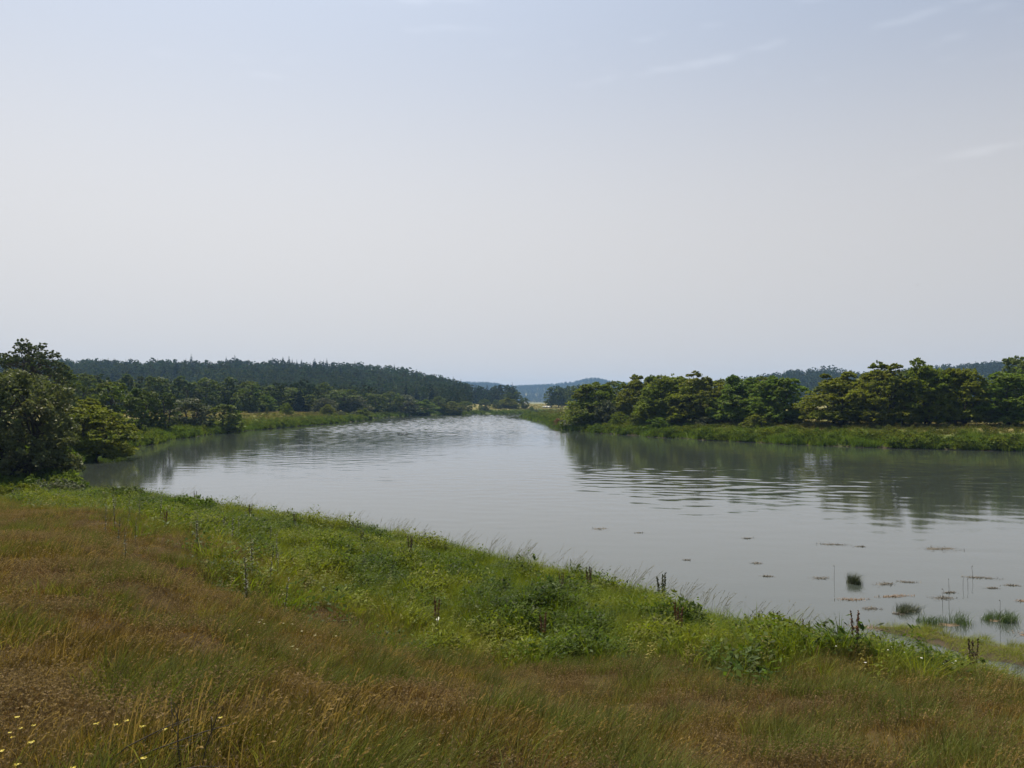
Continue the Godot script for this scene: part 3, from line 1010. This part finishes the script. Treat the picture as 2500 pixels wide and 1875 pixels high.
func far_banks() -> void:
	var tuft_meshes := []
	var herb_meshes := []
	for k in 5:
		tuft_meshes.append(grass_shape(46, 0.45, 0.35, 0.85, 0.6, 0.022, 0.2))
		var s := crown_shape(dome_lobes(5, 0.8, 1.2, [[0.0, 0.8], [0.6, 1.0], [1.0, 0.5]], 0.1, 0.3), 56, 0.12, 0.0, 3)
		herb_meshes.append(s.mesh())
	var tufts := Bag.new(5)
	var herbs := Bag.new(5)
	var meadow := Bag.new(5)
	var greens := [Color(0.095, 0.155, 0.022), Color(0.14, 0.205, 0.024), Color(0.19, 0.23, 0.028)]
	var browns := [Color(0.13, 0.16, 0.035), Color(0.165, 0.16, 0.045), Color(0.17, 0.13, 0.055)]
	for k in shore.size():
		var a := shore[k]
		var b := shore[(k + 1) % shore.size()]
		if minf(a.y, b.y) < 57.0 or maxf(a.x, b.x) > 155.0:
			continue
		var mid := (a.y + b.y) * 0.5
		var count := int(a.distance_to(b) * 18.0 * clampf(560.0 / mid, 0.7, 6.0))
		for e in count:
			var off := 17.0 * pow(rng.randf(), 1.4)
			var ang := r(0, TAU)
			var p := a.lerp(b, rng.randf()) + Vector2(cos(ang), sin(ang)) * off
			var s := from_water(p.x, p.y)
			if s < 0.05 or p.y < 57.0:
				continue
			var w := wobble.get_noise_2d(p.x * 0.12, p.y * 0.12)
			var big := r(0.7, 1.2) * lerpf(1.25, 0.85, clampf(s / 8.0, 0.0, 1.0)) * (1.0 if mid < 240.0 else 1.15)
			var c := pick(greens, 0.3 + 0.35 * smoothstep(0.5, 3.5, s) + 0.8 * w + r(-0.3, 0.3)).lerp(pick(browns, rng.randf()), smoothstep(5.0, 11.0, s + 3.0 * w) * 0.75)
			if rng.randf() < 0.3 + 0.5 * w:
				herbs.put(rng.randi() % 5, tilt(on_land(p.x, -p.y, -0.05), big, r(0.7, 1.2)), c * r(0.65, 1.05))
			else:
				tufts.put(rng.randi() % 5, tilt(on_land(p.x, -p.y, -0.05), big, r(0.6, 1.0)), c * r(0.8, 1.2))
	# hay meadows behind the banks
	for k in 9000:
		var x := r(-125.0, -50.0)
		var d := r(185.0, 300.0)
		if k % 3 == 0:
			x = r(40.0, 130.0)
			d = r(108.0, 190.0)
		elif k % 3 == 1:
			x = r(-20.0, 60.0)
			d = r(440.0, 640.0)
		var s := from_water(x, d)
		if s < 7.0:
			continue
		var w := wobble.get_noise_2d(x * 0.06, d * 0.06)
		meadow.put(rng.randi() % 5, tilt(on_land(x, -d, -0.05), r(0.8, 1.5), r(0.3, 0.6)), pick([Color(0.12, 0.13, 0.035), Color(0.17, 0.15, 0.055), Color(0.24, 0.19, 0.085)], 0.5 + w + r(-0.2, 0.2)) * r(0.85, 1.15))
	var o := stuff("bank_grass", "green tussocky grass and herbs lining the opposite banks", "grass")
	pour(tufts, "bank_tufts", tuft_meshes, mats["grass"], o)
	pour(herbs, "bank_herbs", herb_meshes, mats["weed"], o)
	var o2 := stuff("meadow_grass", "olive and straw-coloured hay meadow behind the opposite banks", "grass")
	pour(meadow, "meadow_tufts", tuft_meshes, mats["grass"], o2)
	print("far plants ", tufts.at[0].size() * 5, " ", herbs.at[0].size() * 5)


# ------------------------------------------------------------------ single plants and small things
func dock_mesh(h: float) -> Array:
	var stems := Shape.new()
	var seeds := Shape.new()
	var low := Shape.new()
	for k in 3:
		var a := TAU * k / 3.0 + r(-0.4, 0.4)
		var lean := Vector3(cos(a), 0, sin(a)) * h * 0.1
		var long := h * r(0.75, 1.0)
		stems.tube([Vector3(0, -0.05, 0), Vector3(0, long * 0.5, 0) + lean * 0.6, Vector3(0, long, 0) + lean], [0.012, 0.009, 0.004], Color.WHITE, 5)
		for e in 70:
			var t := r(0.42, 1.0)
			var p := Vector3(0, long * t, 0) + lean * t + spread(0.05 * (1.25 - t)) * h
			var dir := (spread(1.0) + Vector3.UP * 1.2).normalized()
			seeds.leaf(p, dir * 0.026, dir.cross(spread(1.0)).normalized() * 0.016, grey(r(0.7, 1.3)))
	for k in 12:
		var a := r(0, TAU)
		var out := Vector3(cos(a), r(0.3, 1.0), sin(a)).normalized()
		var across := Vector3(-sin(a), 0, cos(a))
		low.leaf(Vector3(0, h * r(0.02, 0.3), 0) + out * 0.12 * h, out * h * 0.16, across * h * 0.045, grey(r(0.8, 1.2)))
	return [stems.mesh(), seeds.mesh(), low.mesh()]


func place_dock(proto: Array, at: Vector3, size: float, label: String, group: String, seed_mat: String) -> void:
	var o := thing("dock_plant", label, "plant", at, r(0, TAU), group)
	o.scale = Vector3.ONE * size
	obj("stem", proto[0], mats["dock_stem"], o)
	obj("seed_spike", proto[1], mats[seed_mat], o)
	obj("leaf_rosette", proto[2], mats["dock_leaf"], o)


func float_mat(width: float, deep: float) -> Shape:
	var s := Shape.new()
	var n := 1 if width < 0.65 else 2 + int(width * 2.0)
	for k in n:
		var along := 0.0 if n == 1 else (k / (n - 1.0) - 0.5) * width * 0.55
		s.lump(Vector3(along, -0.004, r(-0.08, 0.08) * deep), Vector3(width * (0.34 / n + 0.06), r(0.007, 0.014), deep * r(0.14, 0.24)), 0.6, fine, grey(r(0.6, 1.0)), 4, 9)
	for k in int(50 + width * 130):
		var p := Vector3(rng.randfn() * width * 0.26, r(0.002, 0.02), rng.randfn() * deep * 0.26)
		var dir := Vector3(r(-1, 1), r(-0.05, 0.25) if k % 9 else r(0.4, 1.2), r(-0.6, 0.6)).normalized()
		s.leaf(p, dir * r(0.02, 0.08), dir.cross(Vector3.UP).normalized() * r(0.006, 0.014), grey(r(0.5, 1.7)))
	return s


func small_things() -> void:
	foliage("dock_stem", lin(0.09, 0.06, 0.03), 0.7, 0.0)
	foliage("dock_seed", lin(0.085, 0.055, 0.03), 0.7, 0.3)
	foliage("dock_green", lin(0.05, 0.065, 0.025), 0.6, 0.4)
	foliage("dock_rust", lin(0.13, 0.062, 0.03), 0.7, 0.4)
	foliage("dock_leaf", lin(0.06, 0.11, 0.025), 0.45, 0.6)
	foliage("dead_weed", lin(0.055, 0.045, 0.024), 0.6, 0.2)
	foliage("brown_weed", lin(0.13, 0.085, 0.045), 0.7, 0.2)
	foliage("twig", lin(0.05, 0.04, 0.03), 0.8, 0.0)
	foliage("yellow", lin(0.46, 0.38, 0.008), 0.6, 0.5)
	foliage("cream", lin(0.34, 0.32, 0.14), 0.6, 0.5)
	foliage("white", lin(0.8, 0.8, 0.78), 0.6, 0.5)
	foliage("feather", lin(0.05, 0.045, 0.04), 0.7, 0.0)
	foliage("sedge", lin(0.07, 0.115, 0.028), 0.45, 0.6)
	foliage("pale_bale", lin(0.5, 0.5, 0.48), 0.5, 0.0)
	var docks := [dock_mesh(1.0), dock_mesh(1.0), dock_mesh(1.0)]
	place_dock(docks[0], on_land(4.25, -23.0), 1.3, "tall twin-spiked dark dock standing against the water at the bank's edge", "", "dock_green")
	place_dock(docks[1], on_land(-17.9, -45.6), 0.85, "small dark dock silhouetted on the waterside edge of the left near bank", "", "dock_seed")
	place_dock(docks[2], on_land(7.5, -13.2), 0.75, "dark blackish dock in the green bank below the grassy tongue", "", "dock_seed")
	place_dock(docks[0], on_land(3.0, -14.6), 0.8, "reddish brown dock leaning in the yellowing grass right of centre", "", "dock_rust")
	for p in [[-6.0, 31.2], [-5.1, 27.5], [-8.6, 32.0], [-11.5, 35.5], [-3.2, 25.4], [-14.0, 37.5], [1.2, 19.5], [5.1, 15.6], [5.9, 16.3], [2.0, 21.0]]:
		place_dock(docks[rng.randi() % 3], on_land(p[0], -p[1]), r(0.6, 0.85), "dark brown dock stalk sticking out of the green near bank herbs", "docks in the bank herbs", "dock_seed")
	for p in [[5.0, 11.8], [-1.5, 16.0], [0.6, 15.4], [-9.0, 21.0]]:
		place_dock(docks[rng.randi() % 3], on_land(p[0], -p[1]), r(0.5, 0.7), "rusty red dock spike at the brown edge of the green bank", "rusty dock spikes", "dock_rust")
	# upright weed rods on the yellowing left slope
	var rods := []
	for k in 3:
		var stem := Shape.new()
		var leaf := Shape.new()
		stem.tube([Vector3(0, -0.04, 0), Vector3(0.01, 0.4, 0), Vector3(0.03, 0.8, 0.01)], [0.008, 0.007, 0.003], Color.WHITE, 5)
		for e in 60:
			var t := r(0.05, 0.8)
			var b := r(0, TAU)
			var out := Vector3(cos(b), r(0.2, 1.2), sin(b)).normalized()
			leaf.leaf(Vector3(0.02 * t, t, 0) + out * 0.03, out * r(0.02, 0.045) * (1.2 - t), Vector3(-sin(b), 0, cos(b)) * 0.012, grey(r(0.7, 1.3)))
		rods.append([stem.mesh(), leaf.mesh()])
	for k in 30:
		var d := r(13.0, 25.0)
		var at := on_land(-d * r(0.24, 0.49) - 0.4, -d)
		var o := thing("weed_rod", "thin dark upright weed stalk among the yellowing grass of the left slope", "plant", at, r(0, TAU), "weed stalks on the left slope")
		o.scale = Vector3.ONE * r(0.6, 1.05)
		o.rotation.x = r(-0.08, 0.08)
		o.rotation.z = r(-0.15, 0.05)
		obj("stem", rods[k % 3][0], mats["dock_stem"], o)
		obj("leaves", rods[k % 3][1], mats["dock_green"], o)
	# flowers: a stem and a flat head of florets
	var flower_stem := Shape.new()
	flower_stem.tube([Vector3(0, -0.03, 0), Vector3(0.01, 0.12, 0), Vector3(0.03, 0.24, 0.01)], [0.002, 0.002, 0.0015], Color.WHITE, 4)
	var florets := Shape.new()
	for e in 34:
		var a := r(0, TAU)
		var q := 0.024 * sqrt(rng.randf())
		var p := Vector3(0.03 + cos(a) * q, 0.245 + r(-0.004, 0.004), 0.01 + sin(a) * q)
		var out := Vector3(cos(a) * 0.4, 1, sin(a) * 0.4).normalized()
		var t := out.cross(spread(1.0)).normalized()
		florets.leaf(p, t * 0.006, out.cross(t) * 0.005, grey(r(0.8, 1.1)))
	var stem_mesh := flower_stem.mesh()
	var floret_mesh := florets.mesh()
	for k in 62:
		var what := "yellow"
		var label := "small flat yellow flower head in the dry grass of the bottom left corner"
		var group := "yellow flowers"
		var at := on_land(r(-2.7, -1.45), -r(3.3, 4.2))
		var size := r(0.45, 0.7)
		if k >= 26 and k < 40:
			what = "cream"
			label = "pale cream flower head in the dry slope left of centre"
			group = "cream flowers"
			at = on_land(r(-3.1, -2.0), -r(8.3, 10.5))
			size = r(0.55, 0.85)
		elif k >= 40:
			what = "white"
			label = "tiny white bindweed flower in the green bank at the lower right"
			group = "white flowers"
			var d := r(10.5, 15.5)
			at = on_land(d * r(0.4, 0.56), -d, 0.12)
			size = r(0.5, 0.8)
		var o := thing("wild_flower", label, "flower", at, r(0, TAU), group)
		o.scale = Vector3(size, size * r(0.8, 1.1), size)
		obj("stem", stem_mesh, mats["dock_leaf"], o)
		obj("flower_head", floret_mesh, mats[what], o)
	# bare dark stems lying in the nearest grass
	for p in [[-1.95, 3.75, 0.5, 0.28, 0.1], [-1.9, 3.7, 0.62, 0.2, -0.1], [-1.85, 3.62, 0.6, 0.08, 0.0], [-1.5, 3.7, -0.04, 0.3, 0.0], [-1.42, 3.7, 0.1, 0.32, 0.05], [0.62, 4.2, -0.1, 0.36, 0.0], [1.55, 4.6, -0.06, 0.42, 0.0], [1.5, 4.4, 0.08, 0.4, 0.0]]:
		var s := Shape.new()
		var to := Vector3(p[2], p[3], p[4])
		s.tube([Vector3(0, -0.03, 0), to * 0.4 + Vector3(0, 0.02, 0.01), to * 0.75 + Vector3(0.01, 0.02, 0), to], [0.0035, 0.003, 0.0024, 0.001], Color.WHITE, 5)
		for e in 3:
			var from := to * r(0.45, 0.85)
			s.tube([from, from + to.normalized() * 0.06 + spread(0.03), from + to.normalized() * 0.1 + spread(0.05)], [0.0018, 0.0014, 0.0006], Color.WHITE, 4)
		var o := obj("bare_stem", s.mesh(), mats["twig"])
		o.position = on_land(p[0], -p[1])
		tag(o, "dark bare branching stem in the nearest dry grass", "stem", "bare dark stems")
	# sedge tussocks standing in the shallows
	for t in [
		[11.5, 27.0, 0.62, 0.55, "small upright sedge tussock farthest out in the shallows, with dark weed beside it"],
		[11.4, 23.4, 0.95, 0.34, "low wide dark sedge tussock left of the biggest tussock"],
		[11.85, 22.0, 1.25, 0.5, "biggest bright green tussock at the head of the grassy tongue"],
		[13.4, 22.4, 1.0, 0.52, "spiky grey-green tussock right of the biggest tussock"],
		[9.2, 20.6, 0.5, 0.5, "sparse dark rush tuft in the water left of the tongue"],
		[12.6, 16.0, 0.8, 0.55, "dark rush tuft at the right edge between tongue and bank"],
	]:
		var o := thing("sedge_tussock", t[4], "tussock", Vector3(t[0], 0.0, -t[1]))
		var mound := Shape.new()
		mound.lump(Vector3(0, -0.04, 0), Vector3(t[2] * 0.34, 0.05, t[2] * 0.22), 0.5, fine, grey(0.8), 6, 12)
		var blades := Shape.new()
		var sparse: bool = "sparse" in t[4]
		var tufts := []
		for k in 7:
			tufts.append([Vector3(r(-0.45, 0.45) * t[2], 0.0, r(-0.3, 0.3) * t[2]), r(0.45, 1.1), Vector3(r(-0.5, 0.9), 0, r(-0.5, 0.5))])
		for k in (60 if sparse else 620):
			var g: Array = tufts[k % 7]
			var h: float = t[3] * g[1] * r(0.3, 0.85)
			var lean: Vector3 = g[2] * h * r(0.3, 1.3) + spread(0.6 * h)
			lean.y = 0.0
			blades.blade(g[0] + Vector3(rng.randfn(), 0, rng.randfn()) * 0.09 * t[2], h, lean, Vector3(r(-1, 1), 0, r(-1, 1)).normalized() * 0.005, grey(r(0.5, 1.5)))
		obj("mound", mound.mesh(), mats["brown_weed"], o)
		obj("blades", blades.mesh(), mats["sedge"] if not "dark" in t[4] else mats["dock_green"], o)
	# weed mats afloat: x, depth, width, brown or dark, label
	var drift := "small dark patch of weed adrift on the calm water off the near bank"
	for t in [
		[4.2, 38.7, 0.85, 0, "dark log-shaped clump of weed alone on the water above the tall dock"],
		[13.65, 34.4, 1.15, 0, "long flat weed mat drifting at the top of the shallows"],
		[17.7, 33.4, 1.6, 0, "wide weed mat with green sprigs near the right edge"],
		[10.4, 24.8, 0.9, 1, "brown muddy weed mat left of the larger brown mat"],
		[11.9, 25.2, 1.1, 1, "larger brown muddy weed mat with grass on its right end"],
		[9.6, 21.7, 1.1, 1, "brown debris washed up at the tip of the grassy tongue"],
		[13.6, 21.0, 1.0, 1, "brown debris below the spiky grey-green tussock"],
		[14.4, 20.2, 0.5, 1, "small brown debris patch right of the tongue"],
		[12.4, 26.9, 0.7, 0, "dark weed strip trailing right of the farthest tussock"],
		[16.1, 27.9, 1.1, 0, "long dark weed mat off the tongue near the right edge"],
		[15.6, 24.6, 0.6, 1, "brownish weed clump at the right edge of the shallows"],
		[10.5, 23.7, 0.5, 0, "yellow-green weed patch under the brown mats"],
		[9.2, 30.4, 0.4, 0, drift], [8.9, 28.1, 0.45, 0, drift], [10.6, 27.8, 0.6, 0, drift], [13.3, 27.2, 0.6, 0, drift], [13.9, 25.7, 0.5, 0, drift], [13.3, 25.0, 0.75, 0, drift],
		[15.6, 26.3, 0.4, 0, drift], [16.5, 26.7, 0.5, 0, drift], [5.9, 37.5, 0.4, 0, drift], [10.5, 36.0, 0.5, 0, drift], [11.0, 23.1, 0.3, 0, drift], [6.7, 31.0, 0.3, 0, drift], [14.6, 33.9, 0.5, 0, drift],
	]:
		var m: Material = mats["brown_weed"] if t[3] == 1 else mats["dead_weed"]
		var o := obj("weed_mat", float_mat(t[2], t[2] * r(0.25, 0.8)).mesh(), m)
		o.position = Vector3(t[0], 0.0, -t[1])
		o.rotation.y = r(-0.35, 0.35)
		tag(o, t[4], "weed", "drifting weed patches" if t[4] == drift else "")
	# thin stalks in the water
	for t in [[13.05, 24.2, 0.75], [12.75, 24.0, 0.5], [14.7, 26.4, 0.35], [14.8, 26.3, 0.3], [13.0, 21.6, 0.75], [15.7, 27.6, 0.45], [10.9, 27.4, 0.5]]:
		var s := Shape.new()
		s.tube([Vector3(0, -0.2, 0), Vector3(0.01, t[2] * 0.6, 0), Vector3(r(-0.05, 0.05), t[2], 0)], [0.006, 0.005, 0.003], Color.WHITE, 5)
		s.lump(Vector3(0.0, t[2], 0), Vector3(0.012, 0.02, 0.012), 0.2, fine, Color.WHITE, 5, 6)
		var o := obj("water_stalk", s.mesh(), mats["twig"])
		o.position = Vector3(t[0], 0, -t[1])
		tag(o, "single thin dark stalk rising from the shallows near the tussocks", "stalk", "stalks in the shallows")
	# water birds resting in mid-river, birds on the wing
	var duck := Shape.new()
	duck.lump(Vector3(0, 0.06, 0), Vector3(0.2, 0.09, 0.1), 0.1, fine, Color.WHITE, 8, 12)
	duck.tube([Vector3(0.14, 0.1, 0), Vector3(0.19, 0.2, 0), Vector3(0.2, 0.24, 0)], [0.045, 0.032, 0.03], Color.WHITE, 7)
	duck.lump(Vector3(0.22, 0.255, 0), Vector3(0.055, 0.045, 0.042), 0.05, fine, grey(0.8), 6, 8)
	duck.tube([Vector3(0.26, 0.25, 0), Vector3(0.33, 0.24, 0)], [0.018, 0.012], Color(3, 2, 0.6), 5)
	duck.tube([Vector3(-0.17, 0.09, 0), Vector3(-0.3, 0.15, 0)], [0.05, 0.01], grey(1.2), 6)
	var duck_mesh := duck.mesh()
	var who := ["leftmost of three dark water birds resting in mid-river", "middle one of three dark water birds resting in mid-river", "rightmost of three dark water birds resting in mid-river"]
	for k in 3:
		var o := obj("water_bird", duck_mesh, mats["feather"])
		o.position = Vector3(-22.1 + k * 0.72, 0.0, -157.0 - k * 0.3)
		o.rotation.y = [0.3, 2.9, 0.8][k]
		tag(o, who[k], "bird")
	var gull := Shape.new()
	gull.lump(Vector3.ZERO, Vector3(0.2, 0.06, 0.06), 0.05, fine, Color.WHITE, 7, 8)
	for side in [-1.0, 1.0]:
		gull.leaf(Vector3(0.0, 0.05, side * 0.26), Vector3(0, 0.1, side * 0.24), Vector3(0.09, 0, 0), Color.WHITE)
		gull.leaf(Vector3(-0.03, 0.13, side * 0.55), Vector3(-0.06, -0.02, side * 0.2), Vector3(0.05, 0, 0), Color.WHITE)
	gull.leaf(Vector3(-0.25, 0, 0), Vector3(-0.1, 0, 0), Vector3(0, 0, 0.05), Color.WHITE)
	var gull_mesh := gull.mesh()
	for t in [[101.0, 35.5, 200.0, "dark speck of a bird flying low in the sky at the right"], [92.0, 45.5, 240.0, "fainter, smaller bird flying left of the other in the right sky"]]:
		var o := obj("flying_bird", gull_mesh, mats["feather"])
		o.position = Vector3(t[0], t[1], -t[2])
		o.rotation.y = 0.7
		tag(o, t[3], "bird")
	# wrapped bales at the edge of the distant field
	var bale := Shape.new()
	bale.tube([Vector3(-0.7, 0.7, 0), Vector3(-0.68, 0.7, 0), Vector3(0.68, 0.7, 0), Vector3(0.7, 0.7, 0)], [0.02, 0.68, 0.68, 0.02], Color.WHITE, 14)
	var bale_mesh := bale.mesh()
	for k in 3:
		var o := obj("hay_bale", bale_mesh, mats["pale_bale"])
		o.position = on_land(21.5 + k * 1.9, -545.0 - k * 2.0, -0.05)
		o.rotation.y = 0.4 * k
		tag(o, "tiny white round bale at the foot of the bluish dark trees", "bale", "white bales in the far field")
	# low shrubs on the near bank by the willow
	var proto: Array = kinds["low"][0]
	for t in [[-29.5, 51.5, 1.0, 4.5, "silver", "grey-leaved low shrub in front of the huge willow on the near bank"], [-20.5, 42.5, 0.75, 3.0, "grove", "dark low herb bush at the left near bank below the grey shrub"], [-14.6, 36.5, 0.75, 2.6, "alder", "dark low herb bush on the near bank by the left inlet water"], [-25.0, 41.0, 0.8, 2.4, "maple", "bright yellow-green low bush at the left end of the near bank"]]:
		var o := thing("bush", t[5], "bush", on_land(t[0], -t[1], -0.05), r(0, TAU))
		o.scale = Vector3(t[3] / 3.2, t[2] / 0.9, t[3] / 3.2)
		obj("trunk", proto[3], mats["bark"], o)
		obj("crown", kinds["low"][rng.randi() % 3][2], mats[t[4]], o)


# ------------------------------------------------------------------ sky
const EXPOSURE := 1.7


func sky_image(sun: Vector3) -> Image:
	var w := 1536
	var h := 768
	var im := Image.create_empty(w, h, false, Image.FORMAT_RGBF)
	for j in h:
		var up := PI * 0.5 - PI * (j + 0.5) / h
		var el := maxf(sin(up), 0.0)
		for i in w:
			var az := TAU * (i + 0.5) / w
			var dir := Vector3(sin(az) * cos(up), sin(up), -cos(az) * cos(up))
			var th := rad_to_deg(acos(clampf(dir.dot(sun), -1.0, 1.0)))
			# a bright haze layer low down, clearer air above, and the wide glow round the sun
			var haze := exp(-pow(el / 0.37, 4.0))
			var c := Color(0.155, 0.235, 0.39).lerp(Color(0.55, 0.54, 0.54), haze) + Color(1, 1, 1) * 0.82 * exp(-pow(th / 45.0, 2.0))
			c *= 1.0 / EXPOSURE
			# faint torn streaks of high cloud
			if up > 0.25 and up < 0.55:
				var line := fine.get_noise_2d(3.0 - sin(az) * 2.6, (up - sin(az) * 0.11) * 62.0 + cos(az)) + 0.3 * fine.get_noise_2d(sin(az) * 16.0, up * 90.0)
				var where := smoothstep(0.1, 0.5, fine.get_noise_2d(4.4 - sin(az) * 1.7, up * 5.0 + cos(az) * 1.5))
				c += Color(1, 1, 1) * 0.04 * smoothstep(0.5, 0.95, line) * where
			im.set_pixel(i, j, c)
	return im


func _ready() -> void:
	noise_setup()
	var camera := Camera3D.new()
	camera.name = "camera"
	camera.fov = 51.0
	camera.near = 0.1
	camera.far = 12000.0
	add_child(camera)
	camera.position = Vector3(0, 6.0, 0)
	camera.rotation_degrees = Vector3(1.385, 0, 0)
	camera.current = true
	# sun ahead of the camera, to the left and high
	var high := deg_to_rad(61.0)
	var side := deg_to_rad(-26.0)
	var towards := Vector3(sin(side) * cos(high), sin(high), -cos(side) * cos(high))
	var e := Environment.new()
	e.background_mode = Environment.BG_SKY
	var sky := Sky.new()
	var panorama := PanoramaSkyMaterial.new()
	panorama.panorama = ImageTexture.create_from_image(sky_image(towards))
	sky.sky_material = panorama
	e.sky = sky
	e.tonemap_mode = Environment.TONE_MAPPER_LINEAR
	e.tonemap_exposure = EXPOSURE
	e.sdfgi_enabled = true
	e.ssao_enabled = true
	e.ssil_enabled = true
	e.fog_enabled = true
	e.fog_density = 0.00013
	e.fog_light_color = Color(0.62, 0.80, 1.0)
	var world := WorldEnvironment.new()
	world.name = "world"
	world.environment = e
	add_child(world)
	var sun := DirectionalLight3D.new()
	sun.name = "sun"
	sun.light_energy = 1.6
	sun.light_angular_distance = 0.6
	sun.light_color = Color(1.0, 0.95, 0.87)
	sun.shadow_enabled = true
	add_child(sun)
	sun.look_at_from_position(towards * 100.0, Vector3.ZERO)
	var t0 := Time.get_ticks_msec()
	# fine lattice round the near bank first, then the whole river
	lattice(-62.0, -12.0, 1.0, 92, 96)
	lattice(-170.0, -60.0, 5.0, 92, 140)
	build_ground()
	build_river()
	print("land ", Time.get_ticks_msec() - t0)
	leaf_materials()
	grow_kinds()
	print("kinds ", Time.get_ticks_msec() - t0)
	plant_trees()
	woods()
	print("woods ", Time.get_ticks_msec() - t0)
	near_meadow()
	print("near ", Time.get_ticks_msec() - t0)
	far_banks()
	small_things()
	print("all ", Time.get_ticks_msec() - t0)
